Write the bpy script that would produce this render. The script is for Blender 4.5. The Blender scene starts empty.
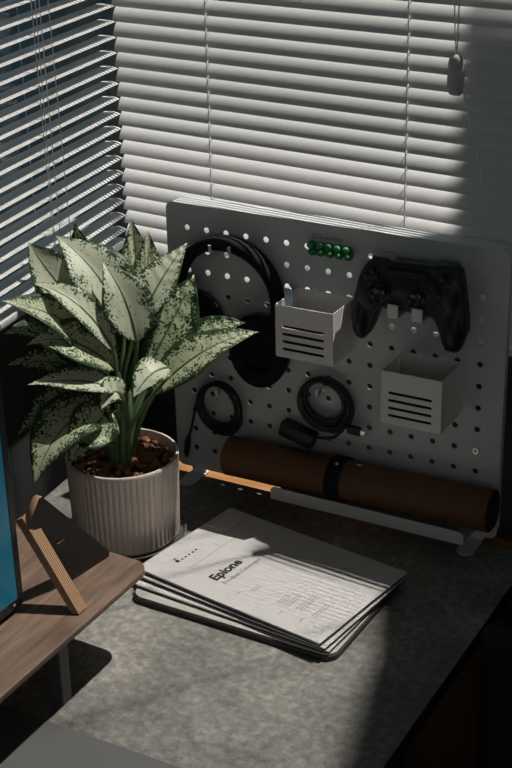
import bpy, bmesh, math, random
from mathutils import Vector, Matrix

random.seed(7)
S = 0.032            # one unit of the layout grid (pegboard hole pitch) in metres
DZ = 0.74            # height of the desk top above the floor
ZD = -7.4            # desk top in grid units
col = bpy.context.scene.collection
D = math.radians


def W(p):
    return Vector((p[0] * S, p[1] * S, DZ + (p[2] - ZD) * S))


# ------------------------------------------------------------------ materials
def newmat(name):
    m = bpy.data.materials.new(name)
    m.use_nodes = True
    return m, m.node_tree.nodes, m.node_tree.links, m.node_tree.nodes['Principled BSDF']


def pbr(name, c, rough=.5, metal=0., spec=.5, noise=0., nscale=40., bump=0., coat=0.):
    m, n, l, b = newmat(name)
    b.inputs['Base Color'].default_value = (*c, 1)
    b.inputs['Roughness'].default_value = rough
    b.inputs['Metallic'].default_value = metal
    b.inputs['Specular IOR Level'].default_value = spec
    b.inputs['Coat Weight'].default_value = coat
    if noise or bump:
        tc = n.new('ShaderNodeTexCoord')
        t = n.new('ShaderNodeTexNoise')
        t.inputs['Scale'].default_value = nscale
        t.inputs['Detail'].default_value = 6
        l.new(tc.outputs['Object'], t.inputs['Vector'])
        if noise:
            r = n.new('ShaderNodeMapRange')
            r.inputs['To Min'].default_value = 1 - noise
            r.inputs['To Max'].default_value = 1 + noise
            l.new(t.outputs['Fac'], r.inputs['Value'])
            mx = n.new('ShaderNodeMix'); mx.data_type = 'RGBA'; mx.blend_type = 'MULTIPLY'
            mx.inputs[0].default_value = 1
            mx.inputs[6].default_value = (*c, 1)
            l.new(r.outputs[0], mx.inputs[7])
            l.new(mx.outputs[2], b.inputs['Base Color'])
        if bump:
            bp = n.new('ShaderNodeBump')
            bp.inputs['Strength'].default_value = bump
            bp.inputs['Distance'].default_value = .002
            l.new(t.outputs['Fac'], bp.inputs['Height'])
            l.new(bp.outputs[0], b.inputs['Normal'])
    return m


def ramp_mat(name, stops, scale, rough, stretch=(1, 1, 1), detail=8, distortion=0., bump=.1, spec=.5, second=None):
    m, n, l, b = newmat(name)
    tc = n.new('ShaderNodeTexCoord'); mp = n.new('ShaderNodeMapping')
    mp.inputs['Scale'].default_value = stretch
    l.new(tc.outputs['Object'], mp.inputs['Vector'])
    t = n.new('ShaderNodeTexNoise')
    t.inputs['Scale'].default_value = scale; t.inputs['Detail'].default_value = detail
    t.inputs['Distortion'].default_value = distortion
    l.new(mp.outputs[0], t.inputs['Vector'])
    r = n.new('ShaderNodeValToRGB')
    el = r.color_ramp.elements
    while len(el) < len(stops):
        el.new(.5)
    for e, (p, c) in zip(el, stops):
        e.position = p; e.color = (*c, 1)
    fac = t.outputs['Fac']
    if second:
        t2 = n.new('ShaderNodeTexNoise'); t2.inputs['Scale'].default_value = second
        t2.inputs['Detail'].default_value = 12; t2.inputs['Roughness'].default_value = .7
        l.new(mp.outputs[0], t2.inputs['Vector'])
        mx = n.new('ShaderNodeMix'); mx.inputs[0].default_value = .52
        l.new(t.outputs['Fac'], mx.inputs[2]); l.new(t2.outputs['Fac'], mx.inputs[3])
        fac = mx.outputs[0]
    l.new(fac, r.inputs[0])
    l.new(r.outputs[0], b.inputs['Base Color'])
    b.inputs['Roughness'].default_value = rough
    b.inputs['Specular IOR Level'].default_value = spec
    bp = n.new('ShaderNodeBump'); bp.inputs['Strength'].default_value = bump
    bp.inputs['Distance'].default_value = .001
    l.new(fac, bp.inputs['Height']); l.new(bp.outputs[0], b.inputs['Normal'])
    return m


def leaf_mat(name, bias, pale, dark):
    """variegated leaf: pale centre, dark green flecks that thicken to the margin"""
    m, n, l, b = newmat(name)
    uv = n.new('ShaderNodeUVMap')
    sep = n.new('ShaderNodeSeparateXYZ'); l.new(uv.outputs[0], sep.inputs[0])
    tc = n.new('ShaderNodeTexCoord')
    def noise(scale, det):
        t = n.new('ShaderNodeTexNoise'); t.inputs['Scale'].default_value = scale
        t.inputs['Detail'].default_value = det; t.inputs['Roughness'].default_value = .62
        l.new(tc.outputs['Object'], t.inputs['Vector'])
        return t.outputs['Fac']
    def math_(op, a, b_):
        x = n.new('ShaderNodeMath'); x.operation = op
        for i, v in ((0, a), (1, b_)):
            if isinstance(v, (int, float)): x.inputs[i].default_value = v
            else: l.new(v, x.inputs[i])
        return x.outputs[0]
    edge = math_('ABSOLUTE', math_('SUBTRACT', sep.outputs[0], .5), 0)      # 0 .. .5
    e2 = math_('POWER', math_('MULTIPLY', edge, 2.), 2.2)
    f = math_('ADD', noise(300, 2), math_('MULTIPLY', noise(75, 2), .55))
    f = math_('ADD', f, math_('MULTIPLY', e2, .42))
    f = math_('ADD', f, bias)
    r = n.new('ShaderNodeValToRGB')
    el = r.color_ramp.elements
    el[0].position = .82; el[0].color = (*pale, 1)
    el[1].position = .90; el[1].color = (*dark, 1)
    e = el.new(.86); e.color = tuple(.45 * pale[i] + .55 * (.10, .17, .07)[i] for i in range(3)) + (1,)
    l.new(f, r.inputs[0])
    l.new(r.outputs[0], b.inputs['Base Color'])
    b.inputs['Roughness'].default_value = .42
    b.inputs['Specular IOR Level'].default_value = .4
    # thin leaf: some light comes through
    tr = n.new('ShaderNodeBsdfTranslucent'); l.new(r.outputs[0], tr.inputs['Color'])
    mx = n.new('ShaderNodeMixShader'); mx.inputs[0].default_value = .22
    l.new(b.outputs[0], mx.inputs[1]); l.new(tr.outputs[0], mx.inputs[2])
    out = n['Material Output']; l.new(mx.outputs[0], out.inputs['Surface'])
    # vein relief
    wv = n.new('ShaderNodeTexWave'); wv.inputs['Scale'].default_value = 5; wv.bands_direction = 'Y'
    wv.inputs['Distortion'].default_value = 1.
    l.new(uv.outputs[0], wv.inputs['Vector'])
    bp = n.new('ShaderNodeBump'); bp.inputs['Strength'].default_value = .04; bp.inputs['Distance'].default_value = .001
    l.new(wv.outputs['Fac'], bp.inputs['Height']); l.new(bp.outputs[0], b.inputs['Normal'])
    return m


def glass_mat():
    m, n, l, b = newmat('window_glass')
    n.remove(b)
    t = n.new('ShaderNodeBsdfTransparent'); t.inputs[0].default_value = (.95, .96, .96, 1)
    g = n.new('ShaderNodeBsdfGlossy'); g.inputs['Roughness'].default_value = .02
    mx = n.new('ShaderNodeMixShader')
    mx.inputs[0].default_value = .06; l.new(t.outputs[0], mx.inputs[1]); l.new(g.outputs[0], mx.inputs[2])
    l.new(mx.outputs[0], n['Material Output'].inputs['Surface'])
    return m


M = {}
M['slat'] = pbr('white_slat', (.68, .67, .66), .42, noise=.03, nscale=30)
M['cord'] = pbr('blind_cord', (.75, .75, .73), .8)
M['weight'] = pbr('grey_plastic', (.42, .43, .42), .45)
M['board'] = pbr('board_grey_paint', (.60, .61, .61), .55, noise=.03, nscale=300, bump=.04)
M['white_metal'] = pbr('pale_powder_coat', (.62, .62, .60), .5)
M['basket'] = pbr('beige_plastic', (.80, .765, .72), .5)
M['peg'] = pbr('white_peg', (.78, .77, .74), .4)
M['black'] = pbr('black_plastic', (.012, .013, .015), .45)
M['black_soft'] = pbr('black_leatherette', (.012, .013, .015), .9, spec=.2, bump=.2, nscale=300)
M['black_gloss'] = pbr('black_gloss', (.02, .021, .023), .25)
M['grey_mark'] = pbr('grey_mark', (.14, .14, .15), .5)
M['metal'] = pbr('steel', (.85, .85, .84), .3, metal=1)
M['pot'] = pbr('ribbed_ceramic', (.72, .62, .555), .55, noise=.08, nscale=60)
M['saucer'] = pbr('dark_saucer', (.10, .095, .09), .35)
M['soil'] = pbr('dark_soil', (.025, .018, .013), .95)
M['pebble'] = ramp_mat('clay_pebbles', [(.3, (.07, .028, .013)), (.5, (.24, .09, .04)), (.7, (.40, .19, .10))], 45, .8)
M['stem'] = pbr('green_stem', (.10, .16, .06), .45, noise=.25, nscale=60)
M['leaf_pale'] = leaf_mat('leaf_pale', -.155, (.70, .73, .56), (.05, .10, .035))
M['leaf_mid'] = leaf_mat('leaf_mid', -.07, (.62, .66, .44), (.035, .075, .028))
M['leaf_dark'] = leaf_mat('leaf_dark', .01, (.55, .62, .38), (.024, .055, .022))
M['green'] = pbr('green_plastic', (.035, .26, .095), .5)
M['brown'] = pbr('brown_leather', (.13, .055, .021), .6, noise=.12, nscale=120, bump=.15)
M['lining'] = pbr('dark_lining', (.02, .017, .015), .9)
M['paper'] = pbr('white_paper', (.60, .575, .56), .45, spec=.35)
M['pages'] = pbr('page_edges', (.64, .62, .58), .8)
M['ink'] = pbr('black_ink', (.012, .012, .013), .5)
M['greyink'] = pbr('grey_ink', (.30, .29, .29), .6)
M['notebook'] = pbr('cream_cover', (.50, .475, .43), .5)
M['dark_cover'] = pbr('dark_cover', (.03, .03, .03), .6)
M['desk'] = ramp_mat('concrete_laminate', [(.34, (.06, .057, .052)), (.46, (.16, .151, .135)), (.54, (.24, .226, .203)), (.66, (.44, .415, .375))],
                     5.5, .55, detail=10, distortion=.4, bump=.12, second=85)
M['desk_edge'] = pbr('black_edge', (.014, .014, .015), .6)
M['mat'] = pbr('charcoal_mat', (.10, .10, .098), .6, noise=.06, nscale=500, bump=.1)
M['walnut'] = ramp_mat('walnut', [(.25, (.09, .056, .038)), (.5, (.19, .122, .086)), (.75, (.30, .20, .145))],
                       9, .5, stretch=(5.5, .7, 5.5), distortion=1.2, bump=.12)
M['leg'] = pbr('dark_grey_steel', (.09, .09, .09), .5)
M['bezel'] = pbr('monitor_black', (.012, .012, .013), .35)
M['floor'] = ramp_mat('oak_floor', [(.3, (.11, .055, .022)), (.5, (.17, .09, .04)), (.7, (.22, .12, .06))], 7, .5, stretch=(6, .8, 1), distortion=1.)
M['sillwood'] = ramp_mat('wood_sill', [(.3, (.16, .07, .02)), (.5, (.21, .095, .028)), (.7, (.26, .125, .045))], 9, .5, stretch=(.8, 6, 6), distortion=1.)
M['wall'] = pbr('wall_paint', (.58, .56, .53), .9, noise=.03, nscale=20)
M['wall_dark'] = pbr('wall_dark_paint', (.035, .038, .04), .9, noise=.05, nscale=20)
M['wall_wood'] = ramp_mat('wood_panelling', [(.3, (.12, .072, .034)), (.5, (.16, .097, .048)), (.7, (.20, .125, .064))], 6, .6, stretch=(1, 6, .5), distortion=1.)
M['ceil'] = pbr('ceiling_paint', (.6, .59, .57), .95)
M['wframe'] = pbr('window_frame_paint', (.22, .25, .26), .5)
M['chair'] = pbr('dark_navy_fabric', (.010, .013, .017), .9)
M['render'] = pbr('sun_blocker_grey', (.25, .24, .23), .95, noise=.1, nscale=3)
M['glass'] = glass_mat()


def plywood():
    m, n, l, b = newmat('plywood')
    tc = n.new('ShaderNodeTexCoord')
    wv = n.new('ShaderNodeTexWave'); wv.bands_direction = 'Y'; wv.inputs['Scale'].default_value = 110
    wv.inputs['Distortion'].default_value = .6; wv.inputs['Detail'].default_value = 2
    l.new(tc.outputs['Object'], wv.inputs['Vector'])
    r = n.new('ShaderNodeValToRGB')
    r.color_ramp.elements[0].position = .15; r.color_ramp.elements[0].color = (.20, .10, .05, 1)
    r.color_ramp.elements[1].position = .6; r.color_ramp.elements[1].color = (.50, .31, .18, 1)
    l.new(wv.outputs['Fac'], r.inputs[0]); l.new(r.outputs[0], b.inputs['Base Color'])
    b.inputs['Roughness'].default_value = .6
    return m


M['ply'] = plywood()
M['ply_edge'] = pbr('plywood_edge', (.34, .20, .12), .6, noise=.25, nscale=60)
M['ply_face'] = pbr('dark_plywood_face', (.022, .016, .013), .7, noise=.2, nscale=40)  # near-black tone on the broad faces only


def screen_mat():
    m, n, l, b = newmat('lit_screen')
    tc = n.new('ShaderNodeTexCoord'); sp = n.new('ShaderNodeSeparateXYZ')
    l.new(tc.outputs['Generated'], sp.inputs[0])
    r = n.new('ShaderNodeValToRGB')
    r.color_ramp.elements[0].color = (.006, .20, .30, 1)
    r.color_ramp.elements[1].color = (.004, .085, .15, 1)
    l.new(sp.outputs[2], r.inputs[0])
    b.inputs['Base Color'].default_value = (.01, .01, .012, 1)
    b.inputs['Roughness'].default_value = .3
    l.new(r.outputs[0], b.inputs['Emission Color'])
    b.inputs['Emission Strength'].default_value = .36
    return m


M['screen'] = screen_mat()


# ------------------------------------------------------------------ geometry helpers (grid units)
def loc_of(o):
    v = Vector((0, 0, 0))
    while o is not None:
        v += o.location
        o = o.parent
    return v


def obj(name, bm, mat, parent=None, smooth=None, at=None):
    """bm in grid units -> one mesh object, placed in the world, optionally parented"""
    if isinstance(bm, bpy.types.Mesh):
        me = bm
    else:
        bmesh.ops.recalc_face_normals(bm, faces=bm.faces)
        me = bpy.data.meshes.new(name)
        bm.to_mesh(me); bm.free()
    o = bpy.data.objects.new(name, me)
    col.objects.link(o)
    if parent is not None:
        off = loc_of(parent)
        o.parent = parent
    else:
        off = W(at) if at is not None else Vector((0, 0, 0))
        o.location = off
    for v in me.vertices:
        v.co = W(v.co) - off
    mats = mat if isinstance(mat, (list, tuple)) else [mat]
    for x in mats:
        me.materials.append(x)
    if smooth:
        me.polygons.foreach_set('use_smooth', [True] * len(me.polygons))
        if smooth is not True:
            try:
                me.set_sharp_from_angle(angle=D(smooth))
            except Exception:
                pass
    me.update()
    return o


def thing(name, p, label, cat, group=None):
    o = bpy.data.objects.new(name, None)
    o.empty_display_size = .02
    col.objects.link(o)
    o.location = W(p)
    return tag(o, label, cat, group)


def tag(o, label, cat, group=None):
    o['label'] = label; o['category'] = cat
    if group:
        o['group'] = group
    return o


def struct(o):
    o['kind'] = 'structure'
    return o


def frame_mat(o, x, y, z):
    m = Matrix((x, y, z)).transposed().to_4x4()
    m.translation = Vector(o)
    return m


def box(bm, lo, hi, bevel=0., mtx=None, seg=2):
    lo, hi = Vector(lo), Vector(hi)
    r = bmesh.ops.create_cube(bm, size=1)
    vs = r['verts']
    for v in vs:
        v.co = Vector([(lo[i] + hi[i]) / 2 + v.co[i] * (hi[i] - lo[i]) for i in range(3)])
    if bevel:
        es = list({e for v in vs for e in v.link_edges})
        g = bmesh.ops.bevel(bm, geom=es, offset=bevel, segments=seg, affect='EDGES', profile=.5)
        vs = list({v for f in g['faces'] for v in f.verts} | {v for v in vs if v.is_valid})
    if mtx is not None:
        for v in vs:
            v.co = mtx @ v.co
    return vs


def bx(lo, hi, bevel=0., mtx=None, seg=2):
    bm = bmesh.new(); box(bm, lo, hi, bevel, mtx, seg); return bm


def tube(bm, pts, rad, n=8, closed=False, caps=True):
    pts = [Vector(p) for p in pts]
    k = len(pts)
    rads = rad if isinstance(rad, (list, tuple)) else [rad] * k
    rings = []
    prev = None
    for i, p in enumerate(pts):
        if closed:
            t = pts[(i + 1) % k] - pts[i - 1]
        else:
            t = pts[min(i + 1, k - 1)] - pts[max(i - 1, 0)]
        t.normalize()
        if prev is None:
            a = Vector((0, 0, 1)) if abs(t.z) < .9 else Vector((1, 0, 0))
            nrm = (a - t * a.dot(t)).normalized()
        else:
            nrm = (prev - t * prev.dot(t)).normalized()
        prev = nrm
        b = t.cross(nrm)
        rings.append([bm.verts.new(p + (nrm * math.cos(2 * math.pi * j / n) + b * math.sin(2 * math.pi * j / n)) * rads[i]) for j in range(n)])
    m = k if closed else k - 1
    for i in range(m):
        A, B = rings[i], rings[(i + 1) % k]
        for j in range(n):
            bm.faces.new((A[j], A[(j + 1) % n], B[(j + 1) % n], B[j]))
    if caps and not closed:
        bm.faces.new(rings[0][::-1]); bm.faces.new(rings[-1])


def lathe(bm, prof, c, n=64, rfun=None):
    """prof: list of (r, z); closed at axis when r == 0"""
    rings = []
    for r, z in prof:
        if r <= 1e-6:
            rings.append([bm.verts.new((c[0], c[1], z))])
        else:
            rings.append([bm.verts.new((c[0] + (rfun(r, z, 2 * math.pi * j / n) if rfun else r) * math.cos(2 * math.pi * j / n),
                                        c[1] + (rfun(r, z, 2 * math.pi * j / n) if rfun else r) * math.sin(2 * math.pi * j / n), z)) for j in range(n)])
    for A, B in zip(rings, rings[1:]):
        if len(A) == 1 and len(B) == 1:
            continue
        for j in range(n):
            if len(A) == 1:
                bm.faces.new((A[0], B[j], B[(j + 1) % n]))
            elif len(B) == 1:
                bm.faces.new((A[j], A[(j + 1) % n], B[0]))
            else:
                bm.faces.new((A[j], A[(j + 1) % n], B[(j + 1) % n], B[j]))


def disc_shape(bm, c, axis, prof, n=40, sx=1., sy=1., up=(0, 0, 1)):
    """revolve prof [(r, h)] about axis through c; h along axis; elliptical by sx, sy"""
    axis = Vector(axis).normalized()
    up = Vector(up); u = (up - axis * up.dot(axis)).normalized(); v = axis.cross(u)
    t = bmesh.new()
    lathe(t, prof, (0, 0), n)
    vmap = {}
    for q in t.verts:
        vmap[q] = bm.verts.new(Vector(c) + v * q.co.x * sx + u * q.co.y * sy + axis * q.co.z)
    for f in t.faces:
        bm.faces.new([vmap[q] for q in f.verts])
    t.free()


def rrect(x0, z0, x1, z1, r, n=6):
    pts = []
    for cx, cz, a0 in ((x1 - r, z1 - r, 0), (x0 + r, z1 - r, 90), (x0 + r, z0 + r, 180), (x1 - r, z0 + r, 270)):
        for i in range(n + 1):
            a = D(a0 + 90 * i / n)
            pts.append((cx + r * math.cos(a), cz + r * math.sin(a)))
    return pts


def circ(x, z, r, n=14):
    return [(x + r * math.cos(2 * math.pi * i / n), z + r * math.sin(2 * math.pi * i / n)) for i in range(n)]


def plate(outer, holes, thick, mtx, bevel=0.):
    """flat plate with real holes: local x, y in the plate, z through it"""
    cu = bpy.data.curves.new('plate', 'CURVE')
    cu.dimensions = '2D'; cu.fill_mode = 'BOTH'
    cu.extrude = thick / 2 - bevel; cu.bevel_depth = bevel; cu.bevel_resolution = 1
    for lp in [outer] + holes:
        sp = cu.splines.new('POLY'); sp.points.add(len(lp) - 1); sp.use_cyclic_u = True
        for q, p in zip(sp.points, lp):
            q.co = (p[0], p[1], 0, 1)
    o = bpy.data.objects.new('plate', cu); col.objects.link(o)
    bpy.context.view_layer.update()
    dg = bpy.context.evaluated_depsgraph_get()
    me = bpy.data.meshes.new_from_object(o.evaluated_get(dg))
    bpy.data.objects.remove(o); bpy.data.curves.remove(cu)
    me.materials.clear()
    bm = bmesh.new(); bm.from_mesh(me); bpy.data.meshes.remove(me)
    bmesh.ops.remove_doubles(bm, verts=bm.verts, dist=1e-4)
    for v in bm.verts:
        v.co = mtx @ v.co
    for f in bm.faces:
        f.material_index = 0
    return bm


XZ = frame_mat((0, 0, 0), (1, 0, 0), (0, 0, 1), (0, -1, 0))        # plate in the x-z plane, front towards -y


def text_bm(txt, size, place, bold=0.):
    cu = bpy.data.curves.new('t', 'FONT'); cu.body = txt; cu.size = size; cu.offset = bold
    cu.resolution_u = 3
    o = bpy.data.objects.new('t', cu); col.objects.link(o)
    bpy.context.view_layer.update()
    dg = bpy.context.evaluated_depsgraph_get()
    me = bpy.data.meshes.new_from_object(o.evaluated_get(dg))
    bpy.data.objects.remove(o); bpy.data.curves.remove(cu)
    bm = bmesh.new(); bm.from_mesh(me); bpy.data.meshes.remove(me)
    for v in bm.verts:
        v.co = place(v.co.x, v.co.y)
    for f in bm.faces:
        f.material_index = 0
    return bm


def join(bms):
    out = bmesh.new()
    for b in bms:
        me = bpy.data.meshes.new('j'); b.to_mesh(me); b.free()
        out.from_mesh(me); bpy.data.meshes.remove(me)
    return out


# ------------------------------------------------------------------ camera
F = 1461.0
R = ((0.87693953, 0.48007835, -0.02240176), (0.18235873, -0.37550972, -0.90870113), (-0.44465982, 0.79279078, -0.4168458))
CAM = Vector((25.94538, -52.79930, 25.74265))
right, down, fwd = (Vector(r) for r in R)


def px(u, v, depth):
    """point of the layout at this forward distance from the camera"""
    return CAM + (right * ((u - 256) / F) + down * ((v - 384) / F) + fwd) * depth


cam = bpy.data.cameras.new('camera')
cam.sensor_fit = 'VERTICAL'; cam.sensor_height = 36; cam.lens = F / 768 * 36
cam.clip_start = .05; cam.clip_end = 50
co = bpy.data.objects.new('camera', cam); col.objects.link(co)
m = Matrix((right, -down, -fwd)).transposed().to_4x4(); m.translation = W(CAM)
co.matrix_world = m
bpy.context.scene.camera = co

# ------------------------------------------------------------------ room
ZF = ZD - DZ / S                    # floor
ZC = ZF + 3.55 / S                  # ceiling
K = Vector((-12.36, 3.0, 0))        # where the two blinds meet
ra = D(-4.5); la = D(-84)
Ra, Rn = Vector((math.cos(ra), math.sin(ra), 0)), Vector((-math.sin(ra), math.cos(ra), 0))     # along / outward, right-hand window wall
La, Ln = Vector((math.cos(la), math.sin(la), 0)), Vector((math.sin(la), -math.cos(la), 0))     # along / outward, left-hand window wall
FR = frame_mat(K, Ra, Rn, (0, 0, 1))
FL = frame_mat(K, La, Ln, (0, 0, 1))
GR = 1.9                            # window plane beyond the blind
SILL = .6
LEDGE = -7.44
HEAD = ZC - 3

fl = struct(obj('floor', bx((-8, -92, ZF - 2), (82, GR + 2.2, ZF), mtx=FR), M['floor']))
struct(obj('ceiling', bx((-8, -92, ZC), (82, GR + 2.2, ZC + 2), mtx=FR), M['ceil']))
bm = bmesh.new()
box(bm, (-3, GR, ZF), (80, GR + 2.2, SILL), mtx=FR)
box(bm, (-3, GR, HEAD), (80, GR + 2.2, ZC), mtx=FR)
box(bm, (52, GR, SILL), (80, GR + 2.2, HEAD), mtx=FR)
struct(obj('wall_back', bm, M['wall_dark']))
struct(obj('trim_2', bx((-1.5, GR - .4, ZF), (51, GR, -9.2), .05, FR), M['wall_wood']))
bm = bmesh.new()
box(bm, (-3, GR, ZF), (82, GR + 2.2, 2.0), mtx=FL)
box(bm, (-3, GR, HEAD), (82, GR + 2.2, ZC), mtx=FL)
box(bm, (46, GR, 2.0), (82, GR + 2.2, HEAD), mtx=FL)
struct(obj('wall_left', bm, M['wall_dark']))
struct(obj('wall_right', bx((66, -80, ZF), (70, 6, ZC)), M['wall']))
struct(obj('wall_front', bx((-20, -80, ZF), (70, -76, ZC)), M['wall']))
# window frames with their panes
for nm, FM, L, sill in (('window_1', FR, 52, SILL), ('window_2', FL, 46, 2.0)):
    f = bmesh.new()
    for x0, x1, z0, z1 in ((-2.4, -.6, sill, HEAD), (L - 1.6, L, sill, HEAD), (-.6, L - 1.6, sill, sill + 1.6), (-.6, L - 1.6, HEAD - 1.6, HEAD)):
        box(f, (x0, GR + .2, z0), (x1, GR + 1.6, z1), .08, FM)
    wo = struct(obj(nm, f, M['wframe']))
    obj('pane', bx((-.6, GR + .8, sill + 1.6), (L - 1.6, GR + .95, HEAD - 1.6), mtx=FM), M['glass'], wo)
# wooden ledge under the right-hand window
struct(obj('trim_1', plate([(-11.5, -.08), (27, -.08), (27, .5), (-11.5, .95)], [], .7, Matrix.Translation(Vector((0, 0, LEDGE - .35))), .03), M['sillwood']))


# ------------------------------------------------------------------ venetian blinds
def slat_bm(bm, FM, x0, x1, z, tilt, chord=.80, sag=.055, up=1):
    """one curved slat; local y is outward, so the room edge is at -y and hangs low"""
    n = 7
    ct, st = math.cos(tilt), math.sin(tilt)
    th = .012
    rows = []
    for side in (0, 1):
        for xx in (x0, x1):
            row = []
            for i in range(n):
                s = -.5 + i / (n - 1)                  # -.5 room edge .. +.5 window edge
                h = sag * (1 - 4 * s * s) - th * side
                y = s * chord * ct - h * st
                zz = s * chord * st + h * ct
                row.append(bm.verts.new(FM @ Vector((xx, y, z + zz))))
            rows.append(row)
    a, b, c, d = rows
    for i in range(n - 1):
        bm.faces.new((a[i], b[i], b[i + 1], a[i + 1]))
        bm.faces.new((c[i], c[i + 1], d[i + 1], d[i]))
        bm.faces.new((a[i], a[i + 1], c[i + 1], c[i])); bm.faces.new((b[i], d[i], d[i + 1], b[i + 1]))
    bm.faces.new((a[0], c[0], d[0], b[0])); bm.faces.new((a[-1], b[-1], d[-1], c[-1]))


def blind(FM, x0, x1, zbot, phase, tilt_at, pitch, label, ladders, sag=.05):
    base = FM @ Vector((x0, 0, zbot))
    t = thing('venetian_blind', base, label, 'blind')
    sl = bmesh.new()
    z = phase
    while z > zbot + pitch * .6:
        z -= pitch
    z += pitch
    zs = []
    while z < HEAD - 2:
        slat_bm(sl, FM, x0, x1, z, tilt_at(z), sag=sag); zs.append(z); z += pitch
    obj('slats', sl, M['slat'], t, smooth=40)
    obj('head_rail', bx((x0 + (.6 if x0 > .3 else 0), -.7, HEAD - 1.6), (x1, .7, HEAD - .2), .06, FM), M['slat'], t)
    obj('bottom_rail', bx((x0, -.4, zs[0] - pitch * .9 - .2), (x1, .4, zs[0] - pitch * .9 + .15), .08, FM), M['slat'], t, smooth=40)
    hy = .5 * .8 * math.cos(tilt_at(8)) + .05
    for lx in ladders:
        b = bmesh.new()
        for yy in (-hy, hy):
            tube(b, [FM @ Vector((lx, yy, zbot - .1)), FM @ Vector((lx, yy, HEAD - 1.5))], .022, 5)
        for z in zs:                                    # the rungs that carry each slat
            dz = .4 * math.sin(tilt_at(z))
            tube(b, [FM @ Vector((lx, -hy, z - dz - .03)), FM @ Vector((lx, hy, z + dz - .03))], .016, 4)
        obj('ladder_cord', b, M['cord'], t)
    return t, hy


def tilt_right(z):
    k = min(1, max(0, (z - 7) / 4))          # the upper slats hang a little more open
    return D(54 + 6.5 * k * k * (3 - 2 * k))

br, hyr = blind(FR, .12, 45, 1.05, 14.25, tilt_right, .684,
                'white venetian blind on the wide window behind the pegboard, slats closed', (5.35, 15.25, 25.5, 36), .06)
bl, hyl = blind(FL, .55, 42, 2.6, 15.4, lambda z: D(6), .70,
                'white venetian blind beside the plant, slats open onto the dark outside', (7.3, 24, 36))
# lift cord with its weight on the right-hand blind
yc = .75
def on_right(u, v, off=.8):
    d = right * ((u - 256) / F) + down * ((v - 384) / F) + fwd
    o = K - Rn * off
    return CAM + d * ((o - CAM).dot(Rn) / d.dot(Rn))
def on_left(u, v, off=.6):
    d = right * ((u - 256) / F) + down * ((v - 384) / F) + fwd
    o = K - Ln * off
    return CAM + d * ((o - CAM).dot(Ln) / d.dot(Ln))
cb = bmesh.new()
top = on_right(457, 0)
for dx in (-.1, .1):
    tube(cb, [on_right(456.5, 54), on_right(456.5, 40) + Ra * dx * .5, top + Ra * dx, Vector((top.x + dx, top.y, HEAD - 1))], .032, 6)
obj('lift_cord', cb, M['cord'], br)
wb = bmesh.new()
wc = on_right(456, 72)
disc_shape(wb, wc - Vector((0, 0, .93)), (0, 0, 1), [(0, 0), (.22, .03), (.33, .14), (.36, .45), (.34, 1.25), (.28, 1.5), (.15, 1.62), (0, 1.65)], 20, 1., .7, up=Rn)
obj('cord_weight', wb, M['weight'], br, smooth=True)
sb = bmesh.new()
tube(sb, [on_right(u, v) for u, v in ((461, 78), (464, 92), (467, 108), (472, 130), (477, 150), (481, 172), (484, 194), (483.5, 212), (481, 224), (474, 229), (467, 232), (461, 236.5))], .042, 5)
obj('loose_string', sb, M['cord'], br)
cb = bmesh.new()
for (u0, v0, u1, v1) in ((31, 0, 50, 200), (39, 0, 58, 210), (48, 0, 70, 228)):
    a, b = on_left(u0, v0), on_left(u1, v1)
    d = (b - a)
    tube(cb, [a - d * ((HEAD - a.z) / max(.1, a.z - b.z) if False else .0) + Vector((0, 0, 30)), a, b, b + d * .5], .022, 5)
obj('lift_cord', cb, M['cord'], bl)

# ------------------------------------------------------------------ desk
dk = thing('desk', (0, -20, ZF), 'desk with a mottled grey concrete-look top and black edges under everything', 'desk')
DX = 9.75
b = plate([(-12.6, -.10), (-8.9, -46), (DX, -46), (DX, -.10)], [], .75, Matrix.Translation(Vector((0, 0, ZD - .375))), .03)
for f in b.faces:
    f.material_index = 0 if f.calc_center_median().z > ZD - .02 else 1
obj('tabletop', b, [M['desk'], M['desk_edge']], dk)
for x, y in ((6.6, -8.6), (8.3, -44), (-9.5, -1.8), (-7.5, -44)):
    obj('leg', bx((x - .75, y - .75, ZF), (x + .75, y + .75, ZD - .75), .06), M['desk_edge'], dk)
dm = tag(obj('desk_mat', bx((-6, -33, ZD), (8.2, -18.94, ZD + .07), .03), M['mat'], at=(0, -25, ZD)),
         'smooth charcoal desk mat lying on the desk at the front edge', 'desk mat')

# ------------------------------------------------------------------ pegboard
pb = thing('pegboard', (0, 0, ZD), 'large grey metal pegboard with rows of round holes standing on the desk', 'pegboard')
holes = []
for c in range(15):
    for r in range(12):
        if (c, r) == (14, 8):
            continue
        holes.append(circ(c - 7, 5 - r, .135))
m = XZ.copy(); m.translation = Vector((0, .02, 0))
obj('panel', plate(rrect(-8.08, -7.1, 8.1, 6.1, .35), holes, .03, m), M['board'], pb)
b = bmesh.new()
box(b, (-7.75, .07, 6.04), (7.75, .95, 6.1), .02)
obj('top_flange', b, M['board'], pb)
for x in (-8.06, 8.02):
    obj('side_flange', bx((x, .07, -6.7), (x + .06, .42, 5.72), .015), M['board'], pb)
for x in (-6.95, 7.1):
    # a tab that drops from the panel and runs forward along the desk
    mt = frame_mat((x, 0, ZD + .04), (1, 0, 0), (0, 1, 0), (0, 0, 1))
    pts = [(.38, .3), (-.38, .3)] + [(-.38 * math.cos(D(a)), -1.05 - .38 * math.sin(D(a))) for a in range(0, 181, 20)]
    f1 = plate(pts, [], .08, mt)
    box(f1, (x - .38, .07, ZD + .06), (x + .38, .13, -6.9))
    obj('foot', f1, M['board'], pb)
sc = bmesh.new()
disc_shape(sc, (7, 0, -3), (0, -1, 0), [(.17, 0), (.17, .05), (.14, .09), (.07, .09), (.055, .03), (0, .03)], 18)
obj('screw', sc, M['metal'], pb, smooth=40)
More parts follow.
